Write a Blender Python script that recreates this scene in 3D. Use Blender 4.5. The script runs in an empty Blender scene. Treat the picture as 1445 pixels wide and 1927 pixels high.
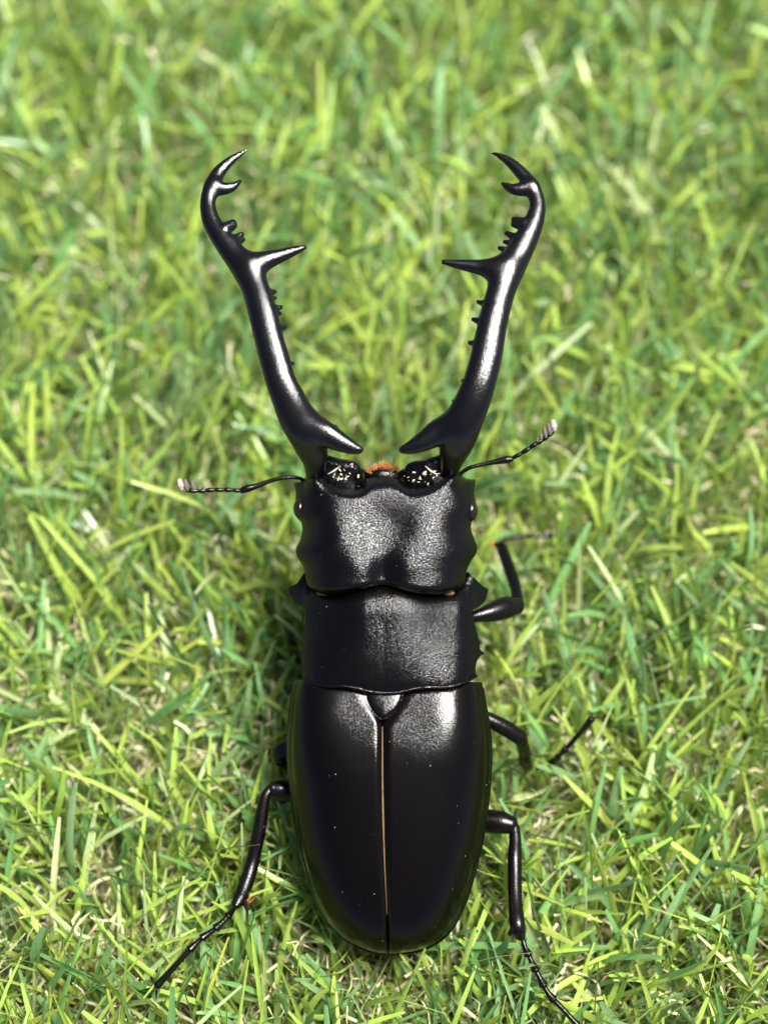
import bpy, math
import numpy as np

# ------------------------------------------------------------------ camera, world, sun, exposure
TILT = math.radians(25.0)          # camera looks 65 degrees down; the beetle rears up by the same angle
CT, ST = math.cos(TILT), math.sin(TILT)
MM = 0.001
S = 1.0 / 17.0                     # millimetres per photograph pixel on the beetle's back
D = 215.0                          # camera distance, mm
H0 = 38.0                          # height of the beetle's middle above the ground, mm
CX, CY = 722.5, 963.5

sc = bpy.context.scene
C = sc.collection
cam_d = bpy.data.cameras.new('camera')
cam = bpy.data.objects.new('camera', cam_d); C.objects.link(cam)
cam.location = (0, -D * ST * MM, (H0 + D * CT) * MM)
cam.rotation_euler = (TILT, 0, 0)
cam_d.sensor_fit = 'VERTICAL'; cam_d.sensor_height = 24.0
cam_d.lens = 12.0 * D / (1927 * S / 2)
cam_d.clip_start = 0.005; cam_d.clip_end = 50
cam_d.dof.use_dof = True
cam_d.dof.focus_distance = (D + 2.0) * MM
cam_d.dof.aperture_fstop = 7.0
sc.camera = cam

SUN_EL, SUN_AZ = math.radians(72), math.radians(84)     # azimuth from +Y towards +X
w_ = bpy.data.worlds.new('World'); sc.world = w_; w_.use_nodes = True
nt = w_.node_tree
sky = nt.nodes.new('ShaderNodeTexSky'); sky.sky_type = 'NISHITA'; sky.sun_disc = False
sky.air_density = 0.35; sky.dust_density = 2.0; sky.ozone_density = 0.0; sky.sun_elevation = SUN_EL; sky.sun_rotation = SUN_AZ
bg = nt.nodes['Background']; bg.inputs['Strength'].default_value = 0.08
nt.links.new(sky.outputs[0], bg.inputs['Color'])
sun_d = bpy.data.lights.new('sun', 'SUN'); sun_d.energy = 5.0; sun_d.angle = math.radians(20.0)
sun_d.color = (1.0, 0.975, 0.93)
sun = bpy.data.objects.new('sun', sun_d); C.objects.link(sun)
sun.rotation_euler = (math.radians(90) - SUN_EL, 0, math.pi - SUN_AZ)
sun.location = (0.1, 0.3, 0.6)
sc.view_settings.view_transform = 'Standard'; sc.view_settings.look = 'None'
sc.view_settings.gamma = 1.0; sc.view_settings.use_curve_mapping = False
sc.view_settings.exposure = 1.36

# ------------------------------------------------------------------ coordinates (mm; u right, v along the back, w out of the back)
def to_world(u, v, w):
    return np.stack([u, v * CT - w * ST, H0 + v * ST + w * CT], -1)

def px_w(x, y, w):
    """a point of the beetle, w mm above its middle plane -> world mm"""
    x, y, w = np.broadcast_arrays(np.asarray(x, float), np.asarray(y, float), np.asarray(w, float))
    k = S * (D - w) / D
    return to_world((x - CX) * k, (CY - y) * k, w)

CAMP = to_world(np.array(0.), np.array(0.), np.array(D))
def px_z(x, y, z):
    """a point z mm above the ground -> world mm"""
    p = px_w(x, y, 0.0)
    d = p - CAMP
    t = (z - CAMP[2]) / d[..., 2]
    return CAMP + d * t

ROOT = np.array([0.0, -8.0, 0.0])          # mm, the beetle's base on the ground

# ------------------------------------------------------------------ materials
def new_mat(name):
    m = bpy.data.materials.new(name); m.use_nodes = True
    return m, m.node_tree, m.node_tree.nodes['Principled BSDF']

def N(t, kind, **kw):
    n = t.nodes.new(kind)
    for k, v in kw.items():
        if k in n.inputs: n.inputs[k].default_value = v
        else: setattr(n, k, v)
    return n

def mathn(t, op, a, b=None, c=None):
    n = t.nodes.new('ShaderNodeMath'); n.operation = op
    for i, v in enumerate((a, b, c)):
        if v is None: continue
        if hasattr(v, 'is_linked'): t.links.new(v, n.inputs[i])
        else: n.inputs[i].default_value = v
    return n.outputs[0]

def shell(name, base, rough, grain, grain_str, spec=0.5, dust=0.5, coat=0.0, dsize=1.0, wave=0.10):
    """black chitin: fine granules, slight gloss variation, a little dust"""
    m, t, b = new_mat(name)
    tc = N(t, 'ShaderNodeTexCoord')
    vo = N(t, 'ShaderNodeTexVoronoi', Scale=1.0 / (grain * MM)); vo.feature = 'SMOOTH_F1'
    vo.inputs['Smoothness'].default_value = 0.35
    t.links.new(tc.outputs['Object'], vo.inputs['Vector'])
    no = N(t, 'ShaderNodeTexNoise', Scale=1.0 / (2.2 * MM), Detail=4.0)
    t.links.new(tc.outputs['Object'], no.inputs['Vector'])
    bm1 = N(t, 'ShaderNodeBump', Strength=grain_str, Distance=grain * 0.5 * MM); bm1.invert = True
    t.links.new(vo.outputs['Distance'], bm1.inputs['Height'])
    bm2 = N(t, 'ShaderNodeBump', Strength=wave, Distance=0.25 * MM)
    t.links.new(no.outputs['Fac'], bm2.inputs['Height'])
    t.links.new(bm1.outputs[0], bm2.inputs['Normal'])
    t.links.new(bm2.outputs[0], b.inputs['Normal'])
    # dust: sparse tiny specks
    dv = N(t, 'ShaderNodeTexVoronoi', Scale=1.0 / (0.85 * MM))
    t.links.new(tc.outputs['Object'], dv.inputs['Vector'])
    sep = N(t, 'ShaderNodeSeparateColor'); t.links.new(dv.outputs['Color'], sep.inputs[0])
    pick = mathn(t, 'GREATER_THAN', sep.outputs[0], 1.0 - 0.22 * dust)
    size = mathn(t, 'MULTIPLY_ADD', sep.outputs[1], 0.06 * dsize, 0.025 * dsize)
    near = mathn(t, 'LESS_THAN', dv.outputs['Distance'], size)
    speck = mathn(t, 'MULTIPLY', pick, near)
    mix = N(t, 'ShaderNodeMix', data_type='RGBA')
    mix.inputs[6].default_value = (*base, 1); mix.inputs[7].default_value = (0.45, 0.42, 0.36, 1)
    t.links.new(speck, mix.inputs[0]); t.links.new(mix.outputs[2], b.inputs['Base Color'])
    r = mathn(t, 'MULTIPLY_ADD', no.outputs['Fac'], 0.16, rough - 0.08)
    r = mathn(t, 'MULTIPLY_ADD', speck, 0.5, r)
    t.links.new(r, b.inputs['Roughness'])
    b.inputs['Specular IOR Level'].default_value = spec
    b.inputs['Coat Weight'].default_value = coat; b.inputs['Coat Roughness'].default_value = 0.12
    return m

M = {}
M['head'] = shell('granular_black_shell', (0.0009, 0.0009, 0.0009), 0.20, 0.15, 0.52, 0.27, 2.0, 0, 0.6)
M['pronotum'] = shell('fine_granular_black_shell', (0.0009, 0.0009, 0.0007), 0.18, 0.15, 0.50, 0.24, 2.6, 0, 0.6)
M['elytron'] = shell('polished_black_brown_shell', (0.0011, 0.0007, 0.0004), 0.12, 0.13, 0.20, 0.23, 2.6, 0, 0.6, 0.05)
M['mandible'] = shell('satin_black_shell', (0.0010, 0.0009, 0.0008), 0.18, 0.13, 0.32, 0.50, 0.1, 0, 1.0, 0.03)
M['leg'] = shell('glossy_dark_brown_shell', (0.0020, 0.0011, 0.0009), 0.27, 0.2, 0.16, 0.26, 0.4)
M['joint'] = shell('glossy_black_joint_with_debris', (0.002, 0.002, 0.002), 0.22, 0.4, 0.3, 0.25, 1.6, 0, 2.0)

def plain(name, col, rough=0.5, spec=0.5, coat=0.0, col2=None, size=1.0):
    m, t, b = new_mat(name)
    b.inputs['Roughness'].default_value = rough
    b.inputs['Specular IOR Level'].default_value = spec
    b.inputs['Coat Weight'].default_value = coat; b.inputs['Coat Roughness'].default_value = 0.08
    tc = N(t, 'ShaderNodeTexCoord')
    no = N(t, 'ShaderNodeTexNoise', Scale=1.0 / (size * MM), Detail=5.0)
    t.links.new(tc.outputs['Object'], no.inputs['Vector'])
    mx = N(t, 'ShaderNodeMix', data_type='RGBA')
    mx.inputs[6].default_value = (*col, 1)
    mx.inputs[7].default_value = (*(col2 or tuple(c * 0.7 for c in col)), 1)
    t.links.new(no.outputs['Fac'], mx.inputs[0]); t.links.new(mx.outputs[2], b.inputs['Base Color'])
    return m
M['eye'] = plain('glossy_dark_brown_eye', (0.008, 0.005, 0.004), 0.25, 0.4, 0.0)
M['debris'] = plain('pale_dried_debris', (0.50, 0.45, 0.35), 0.8, 0.2, 0, (0.38, 0.30, 0.2), 0.3)
M['amber'] = plain('amber_hair', (0.46, 0.17, 0.03), 0.35, 0.6, 0, (0.22, 0.07, 0.015), 0.5)
M['suture'] = plain('golden_brown_suture', (0.20, 0.115, 0.04), 0.5, 0.3, 0, (0.06, 0.03, 0.012), 0.9)
M['club'] = plain('grey_velvet_club', (0.10, 0.085, 0.075), 0.7, 0.2)
M['club_tip'] = plain('pale_velvet_club_tip', (0.30, 0.27, 0.24), 0.8, 0.2, 0, (0.22, 0.18, 0.16), 0.3)

def grass_mat(name, transl, rough, spec):
    m, t, b = new_mat(name)
    at = N(t, 'ShaderNodeAttribute', attribute_name='blade_colour')
    tc = N(t, 'ShaderNodeTexCoord')
    no = N(t, 'ShaderNodeTexNoise', Scale=1.0 / (1.1 * MM), Detail=3.0)
    t.links.new(tc.outputs['Object'], no.inputs['Vector'])
    hs = N(t, 'ShaderNodeHueSaturation', Saturation=0.95)
    t.links.new(mathn(t, 'MULTIPLY_ADD', no.outputs['Fac'], 0.5, 0.75), hs.inputs['Value'])
    t.links.new(at.outputs['Color'], hs.inputs['Color'])
    t.links.new(hs.outputs[0], b.inputs['Base Color'])
    b.inputs['Roughness'].default_value = rough
    b.inputs['Specular IOR Level'].default_value = spec
    bp = N(t, 'ShaderNodeBump', Strength=0.35, Distance=0.15 * MM); t.links.new(no.outputs['Fac'], bp.inputs['Height'])
    t.links.new(bp.outputs[0], b.inputs['Normal'])
    tr = N(t, 'ShaderNodeBsdfTranslucent'); t.links.new(hs.outputs[0], tr.inputs['Color'])
    ms = N(t, 'ShaderNodeMixShader'); ms.inputs[0].default_value = transl
    t.links.new(b.outputs[0], ms.inputs[1]); t.links.new(tr.outputs[0], ms.inputs[2])
    t.links.new(ms.outputs[0], t.nodes['Material Output'].inputs['Surface'])
    return m
M['grass'] = grass_mat('plastic_grass', 0.42, 0.36, 1.0)
M['thatch'] = grass_mat('curly_tan_yarn', 0.22, 0.45, 0.4)

m, t, b = new_mat('turf_backing')
tc = N(t, 'ShaderNodeTexCoord'); no = N(t, 'ShaderNodeTexNoise', Scale=900.0, Detail=6.0)
t.links.new(tc.outputs['Object'], no.inputs['Vector'])
rp = N(t, 'ShaderNodeValToRGB')
rp.color_ramp.elements[0].position = 0.35; rp.color_ramp.elements[0].color = (0.07, 0.075, 0.05, 1)
rp.color_ramp.elements[1].position = 0.7; rp.color_ramp.elements[1].color = (0.24, 0.21, 0.13, 1)
t.links.new(no.outputs['Fac'], rp.inputs[0]); t.links.new(rp.outputs[0], b.inputs['Base Color'])
b.inputs['Roughness'].default_value = 0.9
M['ground'] = m

# ------------------------------------------------------------------ mesh helpers
def link(name, me, mat, parent=None, smooth=True):
    if mat: me.materials.append(mat)
    if smooth: me.polygons.foreach_set('use_smooth', np.ones(len(me.polygons), dtype=bool))
    o = bpy.data.objects.new(name, me); C.objects.link(o)
    if parent: o.parent = parent
    return o

def raw_mesh(name, verts, faces):
    """verts in world mm -> mesh relative to the beetle's base, metres"""
    me = bpy.data.meshes.new(name)
    me.from_pydata(((np.asarray(verts) - ROOT) * MM).tolist(), [], [tuple(int(i) for i in f) for f in faces])
    me.update()
    return me

class MB:
    def __init__(self): self.v = []; self.f = []; self.n = 0
    def add(self, verts, faces):
        verts = np.asarray(verts, float).reshape(-1, 3)
        self.f += [tuple(int(i) + self.n for i in f) for f in faces]
        self.v.append(verts); self.n += len(verts)
    def build(self, name, mat, parent):
        return link(name, raw_mesh(name, np.concatenate(self.v), self.f), mat, parent)

def catmull(pts, n):
    """pts (k,c) -> smooth curve with n samples per span"""
    P = np.asarray(pts, float)
    if len(P) == 2:
        return P[0] + (P[1] - P[0]) * np.linspace(0, 1, n + 1)[:, None]
    Q = np.vstack([2 * P[0] - P[1], P, 2 * P[-1] - P[-2]])
    out = []
    for i in range(1, len(Q) - 2):
        t = np.linspace(0, 1, n, endpoint=False)[:, None]
        a, b_, c, d = Q[i - 1], Q[i], Q[i + 1], Q[i + 2]
        out.append(0.5 * (2 * b_ + (c - a) * t + (2 * a - 5 * b_ + 4 * c - d) * t ** 2 + (3 * b_ - a - 3 * c + d) * t ** 3))
    out.append(P[-1:])
    return np.vstack(out)

def tube(mb, pts, rad, seg=12, flat=1.0, sub=4, closed_ends=True):
    """round sweep through pts (world mm) with radii; rounded ends"""
    cur = catmull(np.column_stack([np.asarray(pts, float), np.asarray(rad, float)]), sub) if sub > 1 else \
        np.column_stack([np.asarray(pts, float), np.asarray(rad, float)])
    P, R = cur[:, :3], np.maximum(cur[:, 3], 0.01)
    T = np.gradient(P, axis=0); T /= np.linalg.norm(T, axis=1)[:, None] + 1e-12
    if closed_ends:      # half-round caps
        a = np.array([0.0, 0.45, 0.8])
        h0 = [P[0] - T[0] * R[0] * (1 - x) ** 1 * 0.9 for x in a]
        h1 = [P[-1] + T[-1] * R[-1] * (1 - x) * 0.9 for x in a]
        rr = np.sqrt(np.maximum(1 - (1 - a) ** 2, 0.003))
        P = np.vstack([h0, P, h1[::-1]]); T = np.vstack([[T[0]] * 3, T, [T[-1]] * 3])
        R = np.concatenate([R[0] * rr, R, (R[-1] * rr)[::-1]])
    up = np.array([0.0, -ST, CT])          # the beetle's dorsal direction
    side = np.cross(T, up); ln = np.linalg.norm(side, axis=1)
    side[ln < 0.2] = np.cross(T[ln < 0.2], [0, 1.0, 0.1]); side /= np.linalg.norm(side, axis=1)[:, None]
    nrm = np.cross(side, T)
    th = np.linspace(0, 2 * math.pi, seg, endpoint=False)
    V = P[:, None] + R[:, None, None] * (np.cos(th)[None, :, None] * side[:, None] + flat * np.sin(th)[None, :, None] * nrm[:, None])
    n = len(P); F = []
    for i in range(n - 1):
        for j in range(seg):
            k = (j + 1) % seg
            F.append((i * seg + j, i * seg + k, (i + 1) * seg + k, (i + 1) * seg + j))
    F.append(tuple(range(seg))[::-1]); F.append(tuple((n - 1) * seg + j for j in range(seg)))
    mb.add(V.reshape(-1, 3), F)

def ellipsoid(mb, c, ax, ru, rv, rw, nu=16, nv=10):
    """ax: three unit axes (rows)"""
    V = []; F = []
    for i in range(nv + 1):
        p = math.pi * i / nv
        for j in range(nu):
            q = 2 * math.pi * j / nu
            l = np.array([math.sin(p) * math.cos(q) * ru, math.sin(p) * math.sin(q) * rv, math.cos(p) * rw])
            V.append(np.asarray(c) + l @ np.asarray(ax))
    for i in range(nv):
        for j in range(nu):
            k = (j + 1) % nu
            F.append((i * nu + j, (i + 1) * nu + j, (i + 1) * nu + k, i * nu + k))
    mb.add(V, F)
AX = np.array([[1, 0, 0], [0, CT, ST], [0, -ST, CT]])

def surface_nets(fn, lo, hi, h):
    ax = [np.arange(lo[i], hi[i] + h, h) for i in range(3)]
    X, Y, Z = np.meshgrid(*ax, indexing='ij')
    G = np.stack([X, Y, Z], -1)
    K = 4                                      # coarse pass first, then only the points near the surface
    Gc = G[::K, ::K, ::K]; Fc = fn(Gc.reshape(-1, 3)).reshape(Gc.shape[:3])
    n0, n1, n2 = X.shape
    Fv = Fc[np.ix_(np.arange(n0) // K, np.arange(n1) // K, np.arange(n2) // K)].copy()
    near = np.abs(Fv) < K * h * 1.75 + 0.1
    Fv[near] = fn(G[near])
    ins = Fv < 0
    nx, ny, nz = (s - 1 for s in Fv.shape)
    acc = np.zeros((nx, ny, nz, 3)); cnt = np.zeros((nx, ny, nz))
    corners = [(i, j, k) for i in (0, 1) for j in (0, 1) for k in (0, 1)]
    for a in corners:
        for d in range(3):
            if a[d]: continue
            b_ = list(a); b_[d] = 1
            fa = Fv[a[0]:a[0] + nx, a[1]:a[1] + ny, a[2]:a[2] + nz]
            fb = Fv[b_[0]:b_[0] + nx, b_[1]:b_[1] + ny, b_[2]:b_[2] + nz]
            cr = (fa < 0) != (fb < 0)
            tt = np.where(cr, fa / (fa - fb + 1e-20), 0)
            for e in range(3):
                acc[..., e] += np.where(cr, a[e] + (tt if e == d else 0), 0)
            cnt += cr
    act = cnt > 0
    idx = -np.ones(act.shape, int); idx[act] = np.arange(act.sum())
    cell = np.argwhere(act)
    V = np.array(lo) + h * (cell + acc[act] / cnt[act][:, None])
    faces = []
    for d in range(3):
        e, f = (d + 1) % 3, (d + 2) % 3
        s0 = [slice(0, None)] * 3
        n_ = list(Fv.shape)
        sl_a = [slice(1, n_[i] - 1) for i in range(3)]; sl_a[d] = slice(0, n_[d] - 1)
        sl_b = list(sl_a); sl_b[d] = slice(1, n_[d])
        A, B = ins[tuple(sl_a)], ins[tuple(sl_b)]
        ed = np.argwhere(A != B)
        if not len(ed): continue
        fl = A[tuple(ed.T)]
        base = ed + 1; base[:, d] -= 1
        def at(de, df):
            c = base.copy(); c[:, e] -= de; c[:, f] -= df
            return idx[tuple(c.T)]
        q = np.stack([at(1, 1), at(0, 1), at(0, 0), at(1, 0)], 1)
        q[~fl] = q[~fl][:, ::-1]
        faces.append(q)
    Fq = np.vstack(faces)
    for _ in range(3):      # settle on the true surface
        e_ = 0.02
        f0 = fn(V)
        g = np.stack([(fn(V + np.eye(3)[i] * e_) - f0) / e_ for i in range(3)], 1)
        V = V - g * (f0 / np.maximum((g ** 2).sum(1), 0.25))[:, None] * 0.9
    return V, Fq

def smin(a, b_, k):
    hh = np.maximum(k - np.abs(a - b_), 0) / k
    return np.minimum(a, b_) - hh * hh * hh * k / 6.0

def chain_sdf(P, pts, flat=1.0):
    """pts rows (u, v, w, r) in beetle mm: union of round cones"""
    out = np.full(len(P), 1e3)
    for a, b_ in zip(pts[:-1], pts[1:]):
        d = b_[:3] - a[:3]; L = d @ d + 1e-12
        tt = np.clip((P - a[:3]) @ d / L, 0, 1)
        q = P - a[:3] - tt[:, None] * d
        out = np.minimum(out, np.sqrt((q[:, :2] ** 2).sum(1) + (q[:, 2] / flat) ** 2) - (a[3] + tt * (b_[3] - a[3])))
    return out

def uvw(x, y, w, r):
    k = S * (D - w) / D
    return np.array([(x - CX) * k, (CY - y) * k, w, r * S])

# ------------------------------------------------------------------ the ground
def ground():
    n = 9
    xs = np.concatenate([[-20, -2, -0.4], np.linspace(-0.2, 0.2, n), [0.4, 2, 20]])
    V = [(x, y, 0) for y in xs for x in xs]; k = len(xs)
    F = [(j * k + i, j * k + i + 1, (j + 1) * k + i + 1, (j + 1) * k + i) for j in range(k - 1) for i in range(k - 1)]
    me = bpy.data.meshes.new('ground'); me.from_pydata(V, [], F)
    o = link('ground', me, M['ground'], smooth=False)
    o['kind'] = 'structure'; o['label'] = 'dark backing under the artificial turf'; o['category'] = 'ground'
ground()

# ------------------------------------------------------------------ the beetle
beetle = bpy.data.objects.new('stag_beetle', None); C.objects.link(beetle)
beetle.location = tuple(ROOT * MM); beetle.empty_display_size = 0.01
beetle['label'] = 'large glossy black stag beetle with long toothed mandibles standing on the green turf'
beetle['category'] = 'beetle'

def lerp_poly(P, t, axis):
    P = np.asarray(P, float)
    s = (P[:, axis] - P[0, axis]) / (P[-1, axis] - P[0, axis])
    return np.stack([np.interp(t, s, P[:, 0]), np.interp(t, s, P[:, 1])], -1)

def smooth_line(P, axis, n=6):
    return catmull(P, n)

def plate(front, rear, left, right, na, nb, wfun, belly, p=3.0, q=4.0):
    """closed shell plate: outline from four border lines, dorsal relief wfun, rounded belly"""
    th = np.linspace(-1, 1, na); a = 0.5 + 0.5 * np.sin(th * math.pi / 2)
    b_ = np.linspace(0, 1, nb)
    Fp, Rp = lerp_poly(front, a, 0), lerp_poly(rear, a, 0)
    Lp, Qp = lerp_poly(left, b_, 1), lerp_poly(right, b_, 1)
    c00, c10, c01, c11 = Fp[0], Fp[-1], Rp[0], Rp[-1]
    A, B = np.meshgrid(a, b_); A1, B1 = A[..., None], B[..., None]
    base = (1 - A1) * (1 - B1) * c00 + A1 * (1 - B1) * c10 + (1 - A1) * B1 * c01 + A1 * B1 * c11
    dF = Fp - ((1 - a)[:, None] * c00 + a[:, None] * c10)
    dR = Rp - ((1 - a)[:, None] * c01 + a[:, None] * c11)
    dL = Lp - ((1 - b_)[:, None] * c00 + b_[:, None] * c01)
    dQ = Qp - ((1 - b_)[:, None] * c10 + b_[:, None] * c11)
    XY = base + dF[None] * (1 - B1) ** p + dR[None] * B1 ** p + dL[:, None] * (1 - A1) ** q + dQ[:, None] * A1 ** q
    Wt = wfun(XY[..., 0], XY[..., 1], A, B)
    top = px_w(XY[..., 0], XY[..., 1], Wt).reshape(-1, 3)
    edge = (np.minimum.reduce([A, 1 - A, B * 1.0, (1 - B) * 1.0]) * 6).clip(0, 1)
    Wb = np.where(edge > 0, np.minimum(Wt, -4.0) - belly * np.sqrt(edge * (2 - edge)), Wt)
    bot = px_w(XY[..., 0], XY[..., 1], Wb).reshape(-1, 3)
    F = []
    def ii(j, i): return j * na + i
    nB = na * nb
    def bi(j, i): return ii(j, i) if j in (0, nb - 1) or i in (0, na - 1) else nB + ii(j, i)
    for j in range(nb - 1):
        for i in range(na - 1):
            F.append((ii(j, i), ii(j + 1, i), ii(j + 1, i + 1), ii(j, i + 1)))
            F.append((bi(j, i), bi(j, i + 1), bi(j + 1, i + 1), bi(j + 1, i)))
    V = np.vstack([top, bot])
    used = sorted({k for f in F for k in f}); mp = {k: n for n, k in enumerate(used)}
    return V[used], [tuple(mp[k] for k in f) for f in F], (XY, Wt)

def ss(x, a, b_):
    t_ = np.clip((x - a) / (b_ - a), 0, 1); return t_ * t_ * (3 - 2 * t_)
def gs(x, y, cx, cy, sx, sy): return np.exp(-((x - cx) / sx) ** 2 - ((y - cy) / sy) ** 2)

# --- head
h_left = [(553, 907), (557, 931), (554, 956), (558, 973), (567, 983), (569, 996), (565, 1016), (558, 1030), (557, 1039), (561, 1051), (572, 1068), (575, 1087), (581, 1104), (596, 1116)]
h_rear = [(596, 1116), (616, 1120), (642, 1119), (668, 1114), (696, 1107), (719, 1103.5), (736, 1105.5), (761, 1113), (790, 1119), (826, 1119.5), (853, 1115)]
h_right = [(895, 902), (892, 931), (896, 948), (895, 962), (888, 979), (886, 996), (892, 1013), (897.5, 1030), (894.5, 1044), (886, 1056), (878, 1074), (872, 1098), (853, 1115)]
h_front = [(553, 907), (570, 904), (577, 893), (590, 887), (604, 892), (619, 902), (634, 911), (656, 917), (679, 914), (690, 901), (703, 893), (722, 891), (741, 893), (755, 903), (768, 913), (787, 914), (804, 909), (821, 900), (837, 888), (852, 886), (864, 891), (877, 900), (895, 902)]
def head_w(x, y, a, b_):
    t_ = np.abs(2 * a - 1)
    side = np.sqrt(np.clip(1 - (0.94 * t_) ** 4.4, 0, 1))
    fr = np.sqrt(np.clip(1 - (1 - np.clip(b_ / 0.15, 0, 1)) ** 2.2, 0, 1))
    rr = np.sqrt(np.clip(1 - np.clip((b_ - 0.92) / 0.08, 0, 1) ** 2.4, 0, 1))
    w = -5.2 + 6.2 * side * (0.42 + 0.58 * fr) * (0.62 + 0.38 * rr)
    w -= 0.15 * np.clip(1108 - y, 0, 220) * S
    w += 0.45 * gs(x, y, 640, 1000, 46, 60) + 0.45 * gs(x, y, 806, 1000, 46, 60)
    w -= 0.38 * gs(x, y, 723, 985, 62, 40)
    w += 0.35 * gs(x, y, 675, 1062, 36, 36) + 0.35 * gs(x, y, 770, 1062, 36, 36)
    w -= 0.9 * gs(x, y, 722, 1092, 24, 40)
    w += 0.9 * gs(x, y, 590, 900, 18, 16) + 0.9 * gs(x, y, 852, 898, 18, 16)
    return w
V, F, _ = plate(smooth_line(h_front, 0), h_rear, smooth_line(h_left, 1), smooth_line(h_right, 1), 170, 150, head_w, 4.5, p=4, q=5)
head = link('head', raw_mesh('head', V, F), M['head'], beetle)
head['label'] = 'granular black head'
for (x, y, sgn) in ((565, 957, -1), (886, 961, 1)):
    mb = MB(); ellipsoid(mb, px_w(x, y, -3.35), AX, 0.78, 1.2, 0.95)
    mb.build('eye', M['eye'], head)
# clypeus and amber brush in front of the head
mb = MB(); ellipsoid(mb, px_w(722, 895, -3.6), AX, 1.9, 1.0, 0.9, 20, 12)
mb.build('clypeus', M['head'], head)
rng = np.random.default_rng(3)
mb = MB()
for i in range(260):
    t_ = rng.uniform(-1, 1); x = 722 + 20 * t_ + rng.normal(0, 2); y = 883 + 9 * t_ * t_ + rng.normal(0, 1.5)
    a = px_w(x, y + rng.uniform(0, 6), -3.6 + rng.uniform(-0.6, 0.7))
    b_ = px_w(x + 10 * t_ + rng.normal(0, 4), y - 7 - rng.uniform(0, 11) * (1 - 0.5 * abs(t_)), -3.6 + rng.uniform(-0.9, 0.9))
    tube(mb, [a, (a + b_) / 2 + rng.normal(0, 0.06, 3), b_], [0.045, 0.035, 0.012], 5, 1, 1, False)
mb.build('mouth_brush', M['amber'], head)

# --- pronotum
p_left = [(573, 1077), (560, 1097), (543, 1106), (544, 1118), (554, 1134), (567, 1139.5), (574, 1148), (575, 1168), (572, 1196), (570, 1219), (567, 1226), (559, 1229.5), (568, 1235), (572, 1240), (572, 1250), (567, 1267), (572, 1279)]
p_right = [(879, 1075), (892, 1087), (907, 1102), (919, 1109.5), (913, 1131), (902, 1142), (888, 1148), (892, 1171), (899, 1196), (903, 1222), (912, 1230), (904, 1234), (897, 1244), (894.5, 1258), (895, 1272)]
p_rear = [(572, 1279), (588, 1286), (614, 1291), (648, 1291), (679, 1297), (702, 1302.5), (724, 1304), (753, 1302.5), (781, 1295.5), (809, 1293), (841, 1292.5), (866, 1287), (895, 1272)]
p_front = [(573, 1077), (590, 1103), (640, 1108), (696, 1096), (720, 1092), (745, 1096), (800, 1108), (860, 1100), (879, 1075)]
def pron_w(x, y, a, b_):
    t_ = np.clip(np.abs(x - 732.5) / 163.0, 0, 1)
    side = np.sqrt(np.clip(1 - (t_ * 0.90) ** 3.8, 0, 1)) - 0.17 * np.clip(np.abs(x - 732.5) - 163, 0, 40) * S
    fr = np.sqrt(np.clip(1 - (1 - np.clip(b_ / 0.38, 0, 1)) ** 2.2, 0, 1))
    rr = np.sqrt(np.clip(1 - np.clip((b_ - 0.72) / 0.28, 0, 1) ** 2.6, 0, 1))
    w = -5.6 + 6.0 * side * (0.48 + 0.52 * fr) * (0.95 + 0.05 * rr)
    w -= 0.17 * np.clip(1300 - y, 0, 200) * S * ss(np.abs(x - 718), 25, 135)
    w += 0.15 * gs(x, y, 722, 1230, 60, 60)
    w -= 0.03 * np.exp(-((x - 722) / 7) ** 2) * ss(b_, 0.3, 0.5)
    return w
V, F, (XY, Wt) = plate(p_front, smooth_line(p_rear, 0), p_left, p_right, 150, 150, pron_w, 4.6, p=2.5, q=9)
mb = MB(); mb.add(V, F)
rim = px_w(XY[-1, :, 0], XY[-1, :, 1], Wt[-1] + 0.05)[::3]
tube(mb, rim, [0.22] * len(rim), 8, 1, 1)
pron = mb.build('pronotum', M['pronotum'], beetle)
pron['label'] = 'black thorax shield with a spine at each side'

# amber membrane seen in the seam between head and thorax shield
mb = MB(); q = catmull([(600, 1114), (640, 1118), (668, 1115), (700, 1107), (722, 1104), (745, 1107), (790, 1117), (850, 1114)], 6)
tube(mb, px_w(q[:, 0], q[:, 1] + 1.0, -2.7 + 0.3 * np.exp(-((q[:, 0] - 722) / 60) ** 2)), [0.34] * len(q), 8, 1, 1)
mb.build('neck_membrane', M['suture'], beetle)

# --- abdomen (underside, carries the wing cases)
mb = MB()
prof = [(1270, 4, -6.0), (1290, 128, -6.4), (1360, 160, -7.0), (1460, 168, -7.0), (1580, 155, -6.9), (1690, 115, -6.6), (1760, 66, -5.9), (1796, 10, -5.2)]
prof = catmull(prof, 6); nb, na = len(prof), 28
V = []
for (y, hw, wz) in prof:
    for j in range(na):
        q = 2 * math.pi * j / na
        V.append(px_w(725 + max(hw, 1) * math.cos(q), y, wz + 3.0 * math.sin(q) * min(1, hw / 60)))
F = [(i * na + j, i * na + (j + 1) % na, (i + 1) * na + (j + 1) % na, (i + 1) * na + j) for i in range(nb - 1) for j in range(na)]
mb.add(V, F); mb.build('abdomen', M['leg'], beetle)

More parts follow.
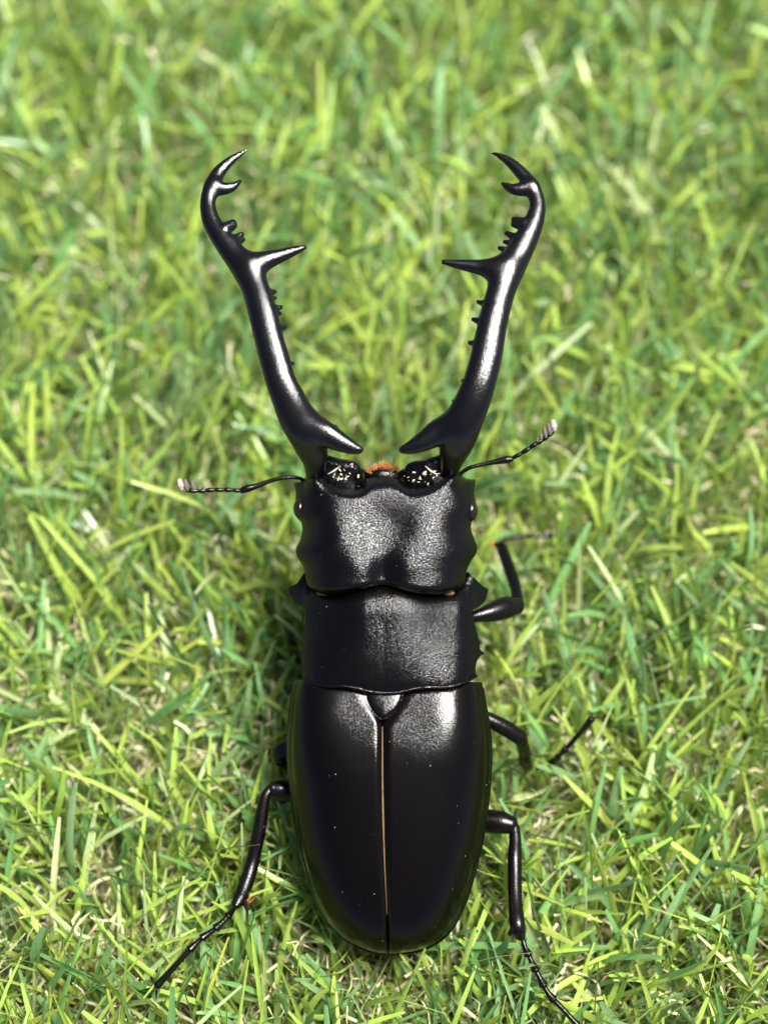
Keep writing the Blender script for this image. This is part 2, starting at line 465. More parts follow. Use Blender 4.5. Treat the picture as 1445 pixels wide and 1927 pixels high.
# --- wing cases
e_left = [(556, 1278), (548, 1308), (543, 1355), (540, 1397), (541, 1438), (546, 1489), (552, 1540), (560, 1590), (574, 1645), (593, 1697), (616, 1736), (642, 1763), (669, 1780), (701, 1792), (731, 1796)]
e_right = [(907, 1284), (914, 1323), (922, 1371), (925, 1419), (923, 1476), (917, 1530), (908, 1588), (897, 1632), (881, 1688), (864, 1727), (845, 1756), (818, 1777), (784, 1790), (732, 1796)]
sut = [(719, 1276), (719.5, 1362), (719.7, 1483), (723, 1610), (727.5, 1706), (731, 1796)]
_yy = np.linspace(1250, 1800, 400)
_sl = np.interp(_yy, [1250, 1276, 1340, 1400, 1450, 1520, 1800], [0.34, 0.30, 0.26, 0.20, 0.07, 0.0, 0.0]) * S
_dr = np.concatenate([np.cumsum((_sl * (_yy[1] - _yy[0]))[::-1])[::-1]])
def front_drop(y): return np.interp(y, _yy, _dr)      # how far the wing cases slope down towards the thorax
def elytron(outer, sign):
    nb, na = 150, 90
    o = catmull(outer, 10); s_ = np.concatenate([[0], np.cumsum(np.linalg.norm(np.diff(o, axis=0), axis=1))]); s_ /= s_[-1]
    b_ = np.linspace(0, 1, nb)
    O = np.stack([np.interp(b_, s_, o[:, 0]), np.interp(b_, s_, o[:, 1])], -1)
    yy = 1276 + (1796 - 1276) * (1 - (1 - b_) ** 1.5)
    sc_ = catmull(sut, 8)
    I = np.stack([np.interp(yy, sc_[:, 1], sc_[:, 0]) + sign * 0.7, yy], -1)
    th = np.linspace(0, 1, na); a = np.sin(th * math.pi / 2)
    XY = I[:, None] + (O - I)[:, None] * a[None, :, None]
    A, B = np.meshgrid(a, b_)
    x, y = XY[..., 0], XY[..., 1]
    we = -5.6
    drop = front_drop(y)
    rear = np.sqrt(np.clip(1 - np.clip((B - 0.30) / 0.715, 0, 1) ** 2.8, 0, 1))
    Wc = (7.4 - drop) * rear
    W = we + Wc * np.sqrt(np.clip(1 - (0.965 * A) ** (3.1 + 2.0 * ss(1520 - y, 0, 200)), 0, 1))
    W += 0.20 * gs(x, y, CX + sign * 130, 1340, 45, 60)            # shoulder callus
    W -= 0.35 * np.exp(-(A / 0.035) ** 2)                          # groove along the seam
    W -= 0.20 * np.exp(-(np.abs(x - 723) / (8 + 0.62 * np.clip(1366 - y, 0, 50))) ** 6) * ss(1366 - y, 0, 8)   # seat of the scutellum
    yr = np.interp(x, [q[0] for q in p_rear], [q[1] for q in p_rear])
    W -= 1.3 * ss(yr + 7 - y, 0, 15)                               # tucks under the thorax shield
    W -= 0.16 * np.exp(-((A - 0.955) / 0.02) ** 2)                 # gutter before the margin
    top = px_w(x, y, W)
    Wb = np.minimum(W, we) - 0.35
    bot = px_w(x, y, np.where(A > 0.999, np.minimum(W - 0.35, we - 0.8), W - 0.8))
    V = np.vstack([top.reshape(-1, 3), bot.reshape(-1, 3)]); n = na * nb; F = []
    def qd(p0, p1, p2, p3):
        F.append((p0, p1, p2, p3) if sign > 0 else (p3, p2, p1, p0))
    for j in range(nb - 1):
        for i in range(na - 1):
            k = j * na + i
            qd(k, k + na, k + na + 1, k + 1)
            qd(n + k, n + k + 1, n + k + na + 1, n + k + na)
        k = j * na; qd(k, n + k, n + k + na, k + na)
        k = j * na + na - 1; qd(k, k + na, n + k + na, n + k)
    for i in range(na - 1):
        qd(i, i + 1, n + i + 1, n + i)
    mb = MB(); mb.add(V, F)
    ed = px_w(O[:, 0] - sign * 2.5, O[:, 1], W[:, -1] - 0.05)[3:-2:2]
    tube(mb, ed, [0.22] * len(ed), 8, 1, 1)
    return mb.build('elytron', M['elytron'], beetle), (I, W)
el1, (I1, W1) = elytron(e_left, -1)
el2, (I2, W2) = elytron(e_right, 1)
el1['label'] = 'wing case with a dull brownish sheen'
el2['label'] = 'wing case with a bright shoulder highlight'
mb = MB()
k0 = np.argmin(np.abs(I1[:, 1] - 1366)); k1 = np.argmin(np.abs(I1[:, 1] - 1725))
yy = I1[k0:k1:3, 1]; xx = (I1[k0:k1:3, 0] + I2[k0:k1:3, 0]) / 2; ww = W1[k0:k1:3, 0]
tube(mb, px_w(xx, yy, ww + 0.10), np.interp(yy, [1366, 1400, 1520, 1640, 1725], [0.04, 0.07, 0.11, 0.06, 0.02]), 8, 0.8, 1)
mb.build('suture', M['suture'], beetle)
# scutellum
ol = catmull([(686, 1294), (690, 1318), (700, 1338), (712, 1350), (720, 1354), (729, 1350), (744, 1338), (755, 1318), (760, 1294)], 6)
V = []; n = len(ol)
SCW = [1.8 - float(front_drop(y_)) for y_ in (1294, 1304, 1315, 1330, 1345, 1356)]
rings = (1.0, 0.96, 0.86, 0.65, 0.35, 0.02)
for r_ in rings:
    for (x, y) in ol:
        xx = 722 + (x - 722) * r_; yy = 1294 + (y - 1294) * r_
        wz = np.interp(yy, [1294, 1304, 1315, 1330, 1345, 1356], SCW) + 0.26 * math.sqrt(max(0, 1 - r_ ** 6)) - 0.22
        V.append(px_w(xx, yy, wz))
F = [(i * n + j, i * n + j + 1, (i + 1) * n + j + 1, (i + 1) * n + j) for i in range(len(rings) - 1) for j in range(n - 1)]
mb = MB(); mb.add(V, F)
ee = px_w(ol[:, 0], ol[:, 1], np.interp(ol[:, 1], [1294, 1304, 1315, 1330, 1345, 1356], SCW) - 0.22)
tube(mb, ee, [0.10] * len(ee), 6, 1, 1)
mb.build('scutellum', M['elytron'], beetle)

# --- mandibles
def mandible(shaft, chains, bumps, joint, label):
    # the jaw arches: it rises from the head and dips again towards the tip
    kn = catmull(np.array([(285, -5.2), (385, -3.2), (500, -1.2), (600, 0.6), (700, 1.7), (750, 1.7), (800, 0.9), (840, -0.6), (896, -2.9)]), 10)
    arch = lambda y: np.interp(y, kn[:, 0], kn[:, 1])
    fix = lambda q: (q[0], q[1], float(arch(q[1])) if not 795 < q[1] < 850 or abs(q[0] - CX) > 135 else 0.6, q[3])
    shaft = [fix(q) for q in shaft]; chains = [([fix(q) for q in c], k) for c, k in chains]; bumps = [[fix(q) for q in c] for c in bumps]
    sh = [uvw(*q) for q in shaft]
    shaft_c = catmull(np.array(sh), 11)
    ch = [(catmull(np.array([uvw(q[0], q[1], q[2], q[3] * 1.12 + 0.6) for q in c]), 4), k) for c, k in chains]
    bp = [np.array([uvw(q[0], q[1], q[2] - (0.9 if q[1] > 660 else 0.1), q[3] * 1.15 + 0.4) for q in b_]) for b_ in bumps]
    def fn(P):
        d = chain_sdf(P, shaft_c, 0.50)
        for c, k in ch: d = smin(d, chain_sdf(P, c, 0.65), k)
        for c in bp: d = smin(d, chain_sdf(P, c), 0.35)
        return d
    allp = np.vstack([shaft_c] + [c for c, _ in ch] + bp)
    r = allp[:, 3].max() + 0.5
    V, F = surface_nets(fn, allp[:, :3].min(0) - r, allp[:, :3].max(0) + r, 0.2)
    mb = MB(); mb.add(to_world(V[:, 0], V[:, 1], V[:, 2]), F)
    o = mb.build('mandible', M['mandible'], beetle); o['label'] = label
    j = MB(); x, y, rx, ry = joint
    sg = 1 if x < CX else -1
    c1 = np.array([uvw(x - sg * 58, y - 4, -3.6, 20), uvw(x - sg * 30, y + 2, -3.5, 27), uvw(x - sg * 2, y + 6, -3.8, 25), uvw(x + sg * 26, y + 14, -4.6, 17)])
    c2 = np.array([uvw(x - sg * 40, y - 16, -3.0, 13), uvw(x - sg * 16, y - 8, -3.0, 11), uvw(x + sg * 14, y - 2, -3.6, 12)])
    c3 = np.array([uvw(x - sg * 26, y + 18, -2.9, 10), uvw(x + sg * 8, y + 32, -3.9, 13)])
    def fj(P):
        d = chain_sdf(P, c1, 0.5)
        d = smin(d, chain_sdf(P, c2, 0.7), 0.9)
        return smin(d, chain_sdf(P, c3, 0.7), 0.9)
    aj = np.vstack([c1, c2, c3])
    V, F = surface_nets(fj, aj[:, :3].min(0) - 2.2, aj[:, :3].max(0) + 2.2, 0.16)
    j.add(to_world(V[:, 0], V[:, 1], V[:, 2]), F)
    j.build('mandible_joint', M['joint'], o)
    # pale dried flecks stuck in the jaw hinge
    m_ = MB(); r2 = np.random.default_rng(int(x))
    spots = [(x + r2.normal(0, 20), y + 12 + r2.normal(0, 11)) for _ in range(22)]
    spots += [(x - sg * (40 - 2.2 * i) + r2.normal(0, 2.5), y - 10 - 0.9 * i + r2.normal(0, 2)) for i in range(16)]
    for (cx, cy) in spots:
        dx = (cx - (x - sg * 12)) / 46.0; dy = (cy - (y + 8)) / 30.0
        if dx * dx + dy * dy > 0.95: continue
        c = px_w(cx, cy, -3.7 + 1.15 * math.sqrt(1 - dx * dx - dy * dy))
        ax = np.linalg.qr(r2.normal(0, 1, (3, 3)) * [1, 1, 0.4])[0]
        z_ = abs(r2.normal(0, 0.08)) + 0.045
        ellipsoid(m_, c, ax, z_ * 2.2, z_ * 1.1, z_ * 0.5, 5, 4)
    tube(m_, [px_w(x - sg * 34, y + 8, -2.5), px_w(x - sg * 22, y + 1, -2.2), px_w(x - sg * 12, y - 8, -2.6)], [0.06, 0.12, 0.04], 6)
    m_.build('dried_debris', M['debris'], o)
    return o
ml = [(465, 282, -1.0, 2.2), (449, 292, -0.8, 6), (431, 305, -0.6, 9.5), (411, 326, -0.3, 13), (399, 352, 0, 16), (391.5, 383, 0.3, 15), (398, 415, 0.6, 17.5), (415, 444, 0.9, 20), (438, 475, 1.2, 23), (464, 510, 1.4, 25), (482, 546, 1.4, 26.5), (495, 590, 1.2, 27.5), (507, 640, 0.9, 27.5), (519, 683, 0.5, 28.5), (529, 718, 0.2, 28.5), (543, 750, 0, 31), (556, 779, -0.4, 34), (573, 808, -0.9, 35), (585, 839, -1.6, 31), (593, 866, -2.4, 24), (593, 896, -3.0, 17)]
cl = [([(404, 350, 0, 13), (418, 355, 0.1, 11), (433, 353, 0.2, 8.5), (444, 347.5, 0.2, 5.5), (452, 340.5, 0.2, 2.6)], 0.9),
      ([(474, 502, 1.3, 18), (498, 491, 1.2, 16), (528, 481, 1.0, 11.5), (555, 471.5, 0.8, 7.5), (573, 465.5, 0.6, 3.8)], 2.4),
      ([(570, 800, -0.5, 24), (606, 813, -0.3, 21), (637, 830, -0.2, 16.5), (662, 842, -0.3, 11), (676, 846, -0.4, 6.5)], 1.5)]
bl = [[(424, 430, 1.0, 11), (438, 420, 0.9, 6.5)], [(428, 432, 0.9, 9), (441, 425, 0.9, 5)], [(440, 452, 1.0, 9), (455, 441, 0.9, 4.2)], [(444, 458, 1.0, 8), (458, 451, 0.9, 3.5)],
      [(504, 551, 1.2, 7), (517.5, 549, 1.1, 3.2)], [(507, 563, 1.2, 6), (518, 561, 1.1, 2.6)], [(515, 581, 1.1, 6.5), (529, 578, 1, 3.2)], [(522, 590, 1.1, 5), (527, 590, 1.1, 3)], [(527, 618, 1.0, 6), (537, 615, 1, 3)],
      [(544, 685, 0.5, 6), (551, 684, 0.5, 3)], [(569, 752, 0.2, 6), (576, 755, 0.2, 3)], [(588, 776, 0, 6), (594, 778, 0, 3)], [(608, 791, 0, 6), (613, 793, 0, 3)], [(630, 806, -0.1, 6), (635, 809, -0.1, 3)]]
mandible(ml, cl, bl, (652, 884, 37, 25), 'curved black mandible whose basal tooth is brightly lit')
mr = [(925, 287.4, -1.0, 2.2), (941, 294, -0.8, 6), (960, 306, -0.6, 9.8), (986, 332, -0.3, 13.2), (1003, 358, 0, 15), (1011, 385, 0.3, 15.5), (1006, 412, 0.6, 18.5), (994, 441, 0.9, 22), (978, 472, 1.2, 25), (957, 510, 1.4, 27), (942, 550, 1.4, 27), (931, 590, 1.2, 27.5), (922, 632, 0.9, 28.5), (914, 673, 0.5, 29.5), (903, 716, 0.2, 30.5), (889, 755, 0, 33), (874, 789, -0.4, 35), (862, 823, -0.9, 34.5), (853, 852, -1.8, 27), (847, 878, -2.6, 19), (846, 896, -3.0, 16)]
cr = [([(998, 352, 0, 13), (981, 356, 0.1, 11.5), (966, 356, 0.2, 9), (954, 351, 0.2, 6), (945, 345.5, 0.2, 2.8)], 0.9),
      ([(950, 506, 1.3, 18), (928, 506, 1.2, 17), (898, 502, 1.0, 12), (863, 497.5, 0.8, 7.8), (834, 493, 0.6, 3.8)], 2.4),
      ([(866, 797, -0.5, 24), (828, 811, -0.3, 21.5), (800, 829, -0.2, 17), (774, 841.5, -0.3, 11), (758, 846, -0.4, 6.5)], 1.5)]
br = [[(984, 420, 1.0, 10), (967, 413, 0.9, 5)], [(984, 426, 0.9, 9), (966, 422, 0.9, 5)], [(972, 449, 1.0, 8), (953, 439, 0.9, 4)], [(962, 458, 1.0, 6), (949, 455, 0.9, 3)], [(955, 472, 1.0, 6), (940, 467, 0.9, 3.6)],
      [(912, 572, 1.2, 6), (899, 568, 1.1, 3)], [(905, 606, 1.1, 6.5), (890, 601, 1, 3.4)], [(898, 648, 1.0, 6), (883, 645, 1, 3.2)],
      [(874, 718, 0.3, 6), (870, 716, 0.3, 3)], [(857, 757, 0.2, 6), (853, 755, 0.2, 3)], [(838, 784, 0, 6), (833, 782, 0, 3)], [(820, 797, 0, 6), (815, 796, 0, 3)], [(800, 812, -0.1, 6), (796, 810, -0.1, 3)]]
mandible(mr, cr, br, (788, 885, 37, 25), 'curved black mandible whose basal tooth is mostly dark')

# --- antennae
def antenna(scape, fun, club, out):
    root = bpy.data.objects.new('antenna', None); C.objects.link(root); root.parent = beetle
    root.empty_display_size = 0.002
    mb = MB(); P = np.array(scape, float)
    tube(mb, px_w(P[:, 0], P[:, 1], P[:, 2]), P[:, 3] * S, 10)
    mb.build('scape', M['leg'], root)
    mb = MB(); P = np.array(fun, float)
    Q = catmull(P, 12); n = len(Q)
    rr = Q[:, 3] * S * (0.8 + 0.35 * np.abs(np.sin(np.linspace(0, math.pi * 6, n))))
    tube(mb, px_w(Q[:, 0], Q[:, 1], Q[:, 2]), rr, 8, 1, 1)
    mb.build('flagellum', M['leg'], root)
    for i, (x, y, w, ln, th) in enumerate(club):
        mb = MB(); d = np.array(out, float); d /= np.linalg.norm(d)
        a = px_w(x, y, w); b_ = px_w(x + d[0] * ln, y + d[1] * ln, w + 0.1)
        tube(mb, [a, a * 0.6 + b_ * 0.4, b_], [th * 0.6 * S, th * S, th * 0.75 * S], 10)
        mb.build('club_leaf', M['club_tip'] if i == len(club) - 1 else M['club'], root)
antenna([(575, 906, -5.2, 4), (560, 899, -5, 3.6), (534, 899, -4.8, 3.8), (507, 905.5, -4.8, 4.2), (482, 915, -4.8, 5.5), (466, 919, -4.8, 7.5), (455, 923, -4.8, 6)],
        [(455, 924, -4.8, 3.4), (434, 922, -4.7, 4), (414, 922, -4.6, 4), (393, 922.5, -4.5, 4), (376, 924, -4.4, 4), (352, 923, -4.3, 4)],
        [(385, 923, -4.4, 6, 3), (377, 924, -4.4, 10, 3.4), (366, 923, -4.3, 17, 5), (353, 922, -4.2, 18, 5.5), (342, 920, -4.1, 16, 7)], (-0.25, -1))
antenna([(862, 896, -5.2, 4.5), (868, 890, -5, 4), (884, 880, -4.8, 4), (910, 873.5, -4.8, 4.2), (937, 868, -4.8, 6), (952, 865, -4.8, 7.5), (961, 864, -4.8, 6)],
        [(962, 863.5, -4.8, 3.6), (984, 851, -4.7, 4.2), (1002, 839, -4.6, 4.2), (1015, 831, -4.5, 4.4), (1028, 822, -4.4, 4.4), (1040, 812, -4.3, 4.5)],
        [(1012, 833, -4.4, 7, 3), (1019, 829, -4.4, 10, 3.6), (1027, 823, -4.3, 17, 5), (1035, 817, -4.2, 18, 5.5), (1043, 809, -4.1, 16, 7)], (-0.2, -1))

# --- legs.  Joints are (x, y, height, radius px); height is w when on the body ('w') or z above ground ('z')
def jp(j):
    x, y, h, kind = j
    return px_w(x, y, h) if kind == 'w' else px_z(x, y, h)

def leg(femur, tibia, tarsus, spurs, claws, amber=()):
    root = bpy.data.objects.new('leg', None); C.objects.link(root); root.parent = beetle
    root.empty_display_size = 0.003
    mb = MB(); tube(mb, [jp(q[:4]) for q in femur], [q[4] * 1.08 * S for q in femur], 16, 0.9, 6); mb.build('femur', M['leg'], root)
    mb = MB(); tube(mb, [jp(q[:4]) for q in tibia], [q[4] * 1.12 * S for q in tibia], 14, 0.8, 6)
    for a, b_, r in spurs:
        a, b_ = jp(a), jp(b_)
        tube(mb, [a, (a + b_) / 2, b_], [r * S, r * 0.65 * S, 0.03], 8, 1, 2)
    P = catmull(np.array([np.append(jp(q[:4]), q[4] * S) for q in tibia]), 6)
    for i in range(4, len(P) - 2, 3):          # fine spines along the shin
        T_ = P[i + 1, :3] - P[i - 1, :3]; T_ /= np.linalg.norm(T_)
        sd = np.cross(T_, AX[2]); sd /= np.linalg.norm(sd) + 1e-9; sd *= 1 if (i // 3) % 2 else -1
        a0 = P[i, :3] + sd * P[i, 3] * 0.9
        tube(mb, [a0, a0 + sd * 0.28 + T_ * 0.35], [0.10, 0.02], 5, 1, 1, False)
    tb = mb.build('tibia', M['leg'], root)
    for a in amber:
        m_ = MB(); c = jp(a)
        for i in range(14):
            e = c + rng.normal(0, 0.35, 3)
            tube(m_, [c + rng.normal(0, 0.15, 3), e], [0.06, 0.02], 5, 1, 1, False)
        m_.build('hair_tuft', M['amber'], tb)
    mb = MB(); Q = np.array([np.append(jp(q[:4]), q[4] * S) for q in tarsus])
    nseg = 4
    Q[:, 3] *= 1.42
    cur = catmull(Q, 10); s_ = np.concatenate([[0], np.cumsum(np.linalg.norm(np.diff(cur[:, :3], axis=0), axis=1))]); s_ /= s_[-1]
    uu = np.linspace(0, 1, 90)
    P = np.stack([np.interp(uu, s_, cur[:, i]) for i in range(4)], 1)
    ph = np.where(uu < 0.58, (uu / 0.58 * nseg) % 1.0, (uu - 0.58) / 0.42)
    sw = np.where(uu < 0.58, 0.62 + 0.68 * ph ** 2.2, 0.72 + 0.45 * ph ** 3)
    tube(mb, P[:, :3], P[:, 3] * sw, 10, 1, 1)
    for pts in claws:
        pp = [jp(q) for q in pts]
        tube(mb, pp, np.linspace(3.4, 0.8, len(pp)) * S, 8, 1, 4)
    mb.build('tarsus', M['leg'], root)

# front leg on the side of the eye-high spine (right)
leg([(862, 1165, -8.0, 'w', 11), (892, 1160, -7.8, 'w', 11), (925, 1152, -8.6, 'w', 18), (950, 1144, -9.6, 'w', 21), (972, 1140, -10.6, 'w', 16)],
    [(974, 1136, -10.8, 'w', 11), (970, 1108, -12.4, 'w', 10), (961, 1078, -14.0, 'w', 10.5), (949, 1045, -15.8, 'w', 10.5), (942, 1026, -16.8, 'w', 9)],
    [(944, 1020, 16.6, 'z', 4), (955, 1013, 16.2, 'z', 4), (992, 1009, 15.2, 'z', 4), (1034, 1008, 14.6, 'z', 4)],
    [((942, 1028, -16.8, 'w'), (922, 1022, -17.2, 'w'), 6), ((945, 1034, -16.5, 'w'), (932, 1026, -17.0, 'w'), 5)],
    [[(1033, 1008, 14.6, 'z'), (1036, 999, 15.6, 'z'), (1036, 990, 14.6, 'z')], [(1033, 1008, 14.6, 'z'), (1037, 1016, 15.6, 'z'), (1036, 1023, 14.6, 'z')]],
    [(926, 1024, -17.0, 'w')])
# front leg tucked under the body (left)
leg([(600, 1170, -8.0, 'w', 11), (588, 1166, -9.5, 'w', 18), (590, 1160, -12, 'w', 20), (596, 1150, -14, 'w', 15)],
    [(597, 1147, -14.4, 'w', 11), (602, 1120, -17, 'w', 10.5), (610, 1095, -20.5, 'w', 11), (616, 1080, -23, 'w', 9)],
    [(616, 1078, 9.5, 'z', 4), (622, 1070, 9.3, 'z', 4), (650, 1050, 9.2, 'z', 4), (676, 1032, 9, 'z', 4)],
    [((612, 1088, -21, 'w'), (628, 1082, -22, 'w'), 6)],
    [[(676, 1032, 9, 'z'), (684, 1036, 9, 'z'), (690, 1040, 8, 'z')], [(676, 1032, 9, 'z'), (676, 1024, 9, 'z'), (678, 1018, 8, 'z')]])
# middle legs
leg([(880, 1340, -8.2, 'w', 13), (918, 1354, -8.4, 'w', 14), (950, 1370, -8.8, 'w', 15), (978, 1388, -9.4, 'w', 14.5)],
    [(981, 1394, -9.8, 'w', 11.5), (986, 1415, -12, 'w', 11), (990, 1438, -14.5, 'w', 11), (1010, 1446, 5.5, 'z', 10), (1030, 1440, 6.0, 'z', 8)],
    [(1032, 1438, 8.4, 'z', 4.4), (1047, 1427, 12.6, 'z', 4.6), (1080, 1392, 15.0, 'z', 4.8), (1112, 1354, 16.2, 'z', 4.6)],
    [((1020, 1442, 6, 'z'), (1040, 1452, 5.5, 'z'), 6)],
    [[(1112, 1354, 16.2, 'z'), (1122, 1350, 16.4, 'z'), (1134, 1354, 15.0, 'z')], [(1112, 1354, 16.2, 'z'), (1113, 1344, 16.4, 'z'), (1107, 1337, 15.0, 'z')]])
leg([(575, 1400, -7.6, 'w', 13), (542, 1408, -7.2, 'w', 16), (526, 1418, -7.6, 'w', 16), (524, 1427, -9.0, 'w', 13)],
    [(527, 1431, -10.2, 'w', 11), (542, 1440, -13, 'w', 10.5), (552, 1452, -15, 'w', 10.5), (562, 1462, -16.5, 'w', 8.5)],
    [(563, 1463, 7.6, 'z', 4), (576, 1470, 7.4, 'z', 4), (600, 1490, 7.2, 'z', 4), (622, 1508, 7, 'z', 4)],
    [((556, 1456, -15.5, 'w'), (572, 1454, -16.5, 'w'), 5)],
    [[(622, 1508, 7, 'z'), (630, 1508, 7.2, 'z'), (636, 1504, 6, 'z')], [(622, 1508, 7, 'z'), (624, 1516, 7.2, 'z'), (630, 1522, 6, 'z')]])
# hind legs
leg([(880, 1540, -7.8, 'w', 22), (915, 1545, -7.6, 'w', 22), (942, 1548, -7.2, 'w', 21), (960, 1552, -7.0, 'w', 17)],
    [(967, 1558, -6.8, 'w', 10), (969, 1580, -6.6, 'w', 10.5), (968, 1620, -6.2, 'w', 12.5), (969, 1690, -4.4, 'w', 12), (973, 1740, -2.8, 'w', 13.5), (979, 1762, -3.0, 'w', 9)],
    [(984, 1770, -3.0, 'w', 5.5), (988, 1784, -2.8, 'w', 5.5), (1000, 1810, -2.4, 'w', 5.5), (1012, 1834, -2.0, 'w', 5.5), (1032, 1870, -1.6, 'w', 5.5), (1058, 1898, -1.4, 'w', 5), (1086, 1929, -1.2, 'w', 5), (1104, 1950, -1.0, 'w', 5)],
    [((966, 1744, -2.8, 'w'), (948, 1778, -3.4, 'w'), 6), ((980, 1750, -2.8, 'w'), (989, 1776, -3.1, 'w'), 5), ((980, 1654, -5.6, 'w'), (984, 1664, -5.3, 'w'), 3)],
    [[(1104, 1950, -1.0, 'w'), (1118, 1954, -0.8, 'w'), (1126, 1964, -2.2, 'w')], [(1104, 1950, -1.0, 'w'), (1102, 1964, -0.8, 'w'), (1108, 1974, -2.2, 'w')]],
    [])
leg([(580, 1492, -7.8, 'w', 21), (548, 1489, -7.6, 'w', 20), (526, 1486, -7.2, 'w', 17), (513, 1484, -7.0, 'w', 13)],
    [(508, 1486, -6.8, 'w', 8.5), (498, 1504, -6.6, 'w', 9.5), (489, 1555, -6.6, 'w', 12), (476, 1620, -6.6, 'w', 12), (462, 1666, -5.6, 'w', 13), (451, 1692, -4.7, 'w', 12), (445, 1703, -4.2, 'w', 8)],
    [(443, 1706, -4.0, 'w', 5.5), (427, 1727, -2.8, 'w', 5.5), (406, 1747, -2.2, 'w', 5.5), (380, 1766, -2.0, 'w', 5.2), (358, 1787, -1.8, 'w', 5.2), (328, 1820, -1.6, 'w', 5), (297, 1854, -1.6, 'w', 5)],
    [((458, 1690, -4.8, 'w'), (468, 1724, -3.4, 'w'), 5.5)],
    [[(297, 1854, -1.6, 'w'), (284, 1860, -1.4, 'w'), (266, 1864, -2.4, 'w')], [(297, 1854, -1.6, 'w'), (295, 1868, -1.4, 'w'), (294, 1884, -2.6, 'w')]],
    [(467, 1693, -4.9, 'w')])

# ------------------------------------------------------------------ the turf
def body_press(P):
    """blades under the beetle are pressed flat below its belly (world mm)"""
    x, y, z = P[..., 0], P[..., 1], P[..., 2] - H0
    v = y * CT + z * ST; w = -y * ST + z * CT
    hw = np.interp(v, [-52, -49, -45, -38, -20, 5, 8], [0, 4, 8.5, 10.8, 11.6, 10.5, 0])
    lim = -9.6 - 0.0 * v
    over = np.where((np.abs(x) < hw + 0.3) & (w > lim) & (w < 6), w - lim, 0)
    Q = P.copy()
    Q[..., 1] += over * ST; Q[..., 2] -= over * CT
    Q[..., 2] = np.maximum(Q[..., 2], 0.05)
    return Q

def strips(name, mid, side, colour, mat, label, fold=None):
    """mid (n,k,3) centre lines, side (n,k,3) half-width vectors -> one mesh of folded strips"""
    n, k = mid.shape[:2]
    if fold is None:
        V = np.stack([mid - side, mid + side], 2)
    else:
        V = np.stack([mid - side, mid + fold, mid + side], 2)
    c = V.shape[2]
    V = V.reshape(-1, 3) * MM
    base = (np.arange(n)[:, None, None] * k + np.arange(k - 1)[None, :, None]) * c + np.arange(c - 1)[None, None, :]
    Fq = np.stack([base, base + 1, base + 1 + c, base + c], -1).reshape(-1, 4)
    me = bpy.data.meshes.new(name)
    me.vertices.add(len(V)); me.vertices.foreach_set('co', V.astype(np.float32).ravel())
    me.loops.add(Fq.size); me.loops.foreach_set('vertex_index', Fq.astype(np.int32).ravel())
    me.polygons.add(len(Fq)); me.polygons.foreach_set('loop_start', np.arange(0, Fq.size, 4, dtype=np.int32))
    me.update(calc_edges=True)
    at = me.attributes.new('blade_colour', 'FLOAT_COLOR', 'POINT')
    cc = np.repeat(np.concatenate([colour, np.ones((n, 1))], 1), k * c, 0)
    at.data.foreach_set('color', cc.astype(np.float32).ravel())
    o = link(name, me, mat)
    o['kind'] = 'stuff'; o['label'] = label; o['category'] = name
    return o

X0, X1, Y0, Y1 = -95, 95, -85, 150
def tufts(rng, step):
    gx = np.arange(X0, X1, step); gy = np.arange(Y0, Y1, step)
    G = np.stack(np.meshgrid(gx, gy), -1).reshape(-1, 2)
    return G + rng.normal(0, step * 0.28, G.shape)

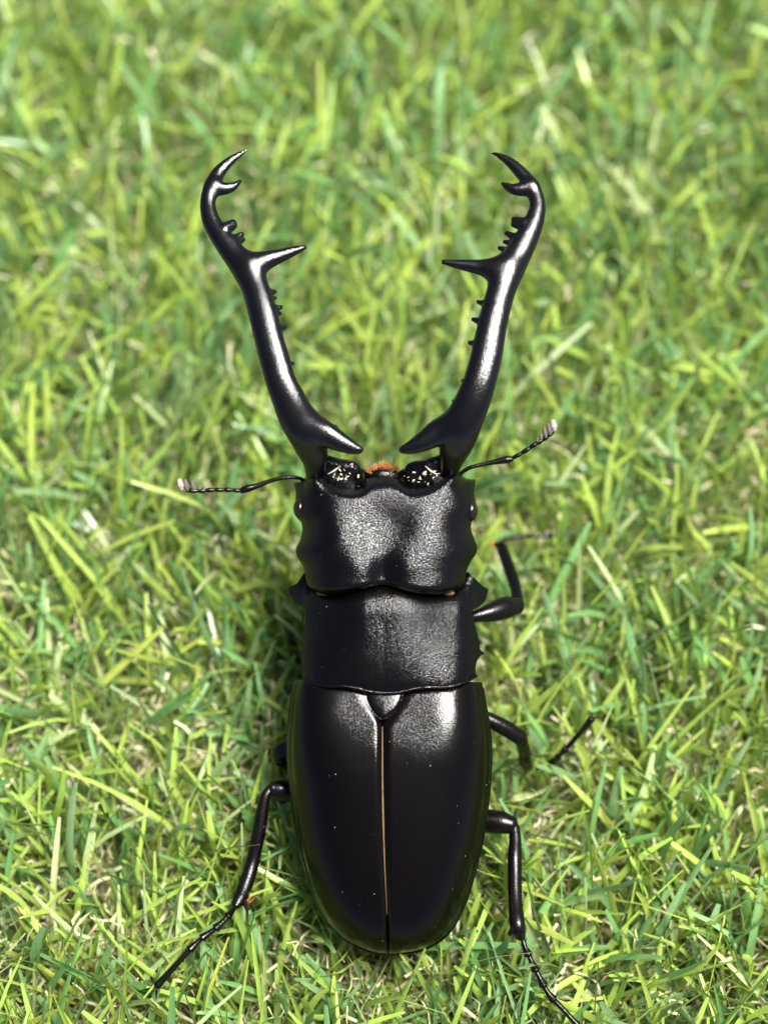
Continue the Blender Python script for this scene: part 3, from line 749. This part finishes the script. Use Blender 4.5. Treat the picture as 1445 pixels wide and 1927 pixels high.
def grass():
    rng = np.random.default_rng(11)
    T = tufts(rng, 3.6)
    per = 8
    R = np.repeat(T, per, 0) + rng.normal(0, 0.55, (len(T) * per, 2))
    n = len(R); k = 6
    L = rng.normal(17.0, 4.0, n).clip(7, 25)
    tl = np.repeat(rng.uniform(0, 2 * math.pi, len(T)), per); 
    az = rng.uniform(0, 2 * math.pi, n)
    lean = np.abs(rng.normal(0, 1, n)) * 0.42 + 0.12
    lean = lean.clip(0, 1.35)
    L = L * np.where(rng.random(n) < 0.25, 1.25, 1.0)
    dx = np.sin(lean) * np.cos(az) + 0.28 * np.cos(tl); dy = np.sin(lean) * np.sin(az) + 0.28 * np.sin(tl) + 0.34; dz = np.cos(lean)
    d0 = np.stack([dx, dy, dz], 1); d0 /= np.linalg.norm(d0, axis=1)[:, None]
    bend = rng.normal(0, 0.38, n)[:, None] * np.stack([np.cos(az + rng.normal(0, .8, n)), np.sin(az), -0.35 * np.ones(n)], 1)
    bend[:, 2] -= np.abs(rng.normal(0, 0.18, n))
    s = np.linspace(0, 1, k)
    P = np.zeros((n, k, 3)); P[:, 0, :2] = R
    cur = d0.copy()
    for i in range(1, k):
        cur = cur + bend / (k - 1); cur /= np.linalg.norm(cur, axis=1)[:, None]
        P[:, i] = P[:, i - 1] + cur * (L / (k - 1))[:, None]
    P[..., 2] = np.maximum(P[..., 2], 0.3)
    P[..., 2] = np.where(P[..., 2] > 10.5, 10.5 + (P[..., 2] - 10.5) * 0.45, P[..., 2])      # trodden tips
    P = body_press(P)
    tw = rng.uniform(0, 2 * math.pi, n)
    ref = np.stack([np.cos(tw), np.sin(tw), np.zeros(n)], 1)
    Tn = np.gradient(P, axis=1); Tn /= np.linalg.norm(Tn, axis=2)[..., None] + 1e-9
    side = np.cross(Tn, ref[:, None]); side /= np.linalg.norm(side, axis=2)[..., None] + 1e-9
    nrm = np.cross(side, Tn)
    wd = rng.uniform(0.23, 0.46, n)
    prof = np.interp(s, [0, 0.5, 0.85, 1.0], [0.8, 1.0, 0.88, 0.5])
    pick = rng.choice(5, n, p=[0.34, 0.22, 0.20, 0.14, 0.10])
    wd = wd * np.array([1.0, 1.0, 1.2, 1.35, 1.0])[pick]
    side = side * (wd[:, None] * prof)[..., None]
    fold = nrm * (wd * rng.uniform(0.1, 0.45, n))[:, None, None]
    pal = np.array([[0.38, 0.51, 0.070], [0.32, 0.46, 0.070], [0.14, 0.30, 0.080], [0.21, 0.37, 0.14], [0.45, 0.55, 0.24]])
    col = pal[pick] * rng.uniform(0.75, 1.2, (n, 1)) * rng.uniform(0.93, 1.07, (n, 3))
    strips('grass', P, side, col, M['grass'], 'short green plastic grass blades of the artificial turf', fold)

def thatch():
    rng = np.random.default_rng(23)
    T = tufts(rng, 3.0)
    per = 15
    R = np.repeat(T, per, 0) + rng.normal(0, 1.0, (len(T) * per, 2))
    n = len(R); k = 10
    P = np.zeros((n, k, 3)); P[:, 0, :2] = R; P[:, 0, 2] = rng.uniform(0.2, 2.0, n)
    th = rng.uniform(0, 2 * math.pi, n); el = rng.uniform(0.3, 1.3, n)
    vt = rng.normal(0, 0.7, n); ve = rng.normal(0, 0.5, n)
    st = rng.uniform(0.7, 1.5, n)
    top = rng.uniform(5.5, 12.5, n)
    for i in range(1, k):
        vt += rng.normal(0, 0.35, n); ve += rng.normal(0, 0.35, n)
        th = th + vt * 0.55; el = el + ve * 0.4
        el = np.where(P[:, i - 1, 2] > top, np.minimum(el, -0.1), el); el = np.where(P[:, i - 1, 2] < 1.0, np.maximum(el, 0.3), el)
        P[:, i, 0] = P[:, i - 1, 0] + st * np.cos(el) * np.cos(th)
        P[:, i, 1] = P[:, i - 1, 1] + st * np.cos(el) * np.sin(th)
        P[:, i, 2] = P[:, i - 1, 2] + st * np.sin(el)
    P = body_press(P)
    Tn = np.gradient(P, axis=1); Tn /= np.linalg.norm(Tn, axis=2)[..., None] + 1e-9
    ref = rng.normal(0, 1, (n, 3)); ref[:, 2] *= 0.5
    side = np.cross(Tn, ref[:, None]); side /= np.linalg.norm(side, axis=2)[..., None] + 1e-9
    side = side * rng.uniform(0.07, 0.22, n)[:, None, None]
    pal = np.array([[0.72, 0.66, 0.44], [0.62, 0.58, 0.32], [0.45, 0.38, 0.22], [0.36, 0.44, 0.14]])
    col = pal[rng.choice(4, n, p=[0.3, 0.28, 0.17, 0.25])] * rng.uniform(0.7, 1.15, (n, 1))
    strips('thatch', P, side, col, M['thatch'], 'curly tan yarn tangled low between the grass blades')
grass(); thatch()
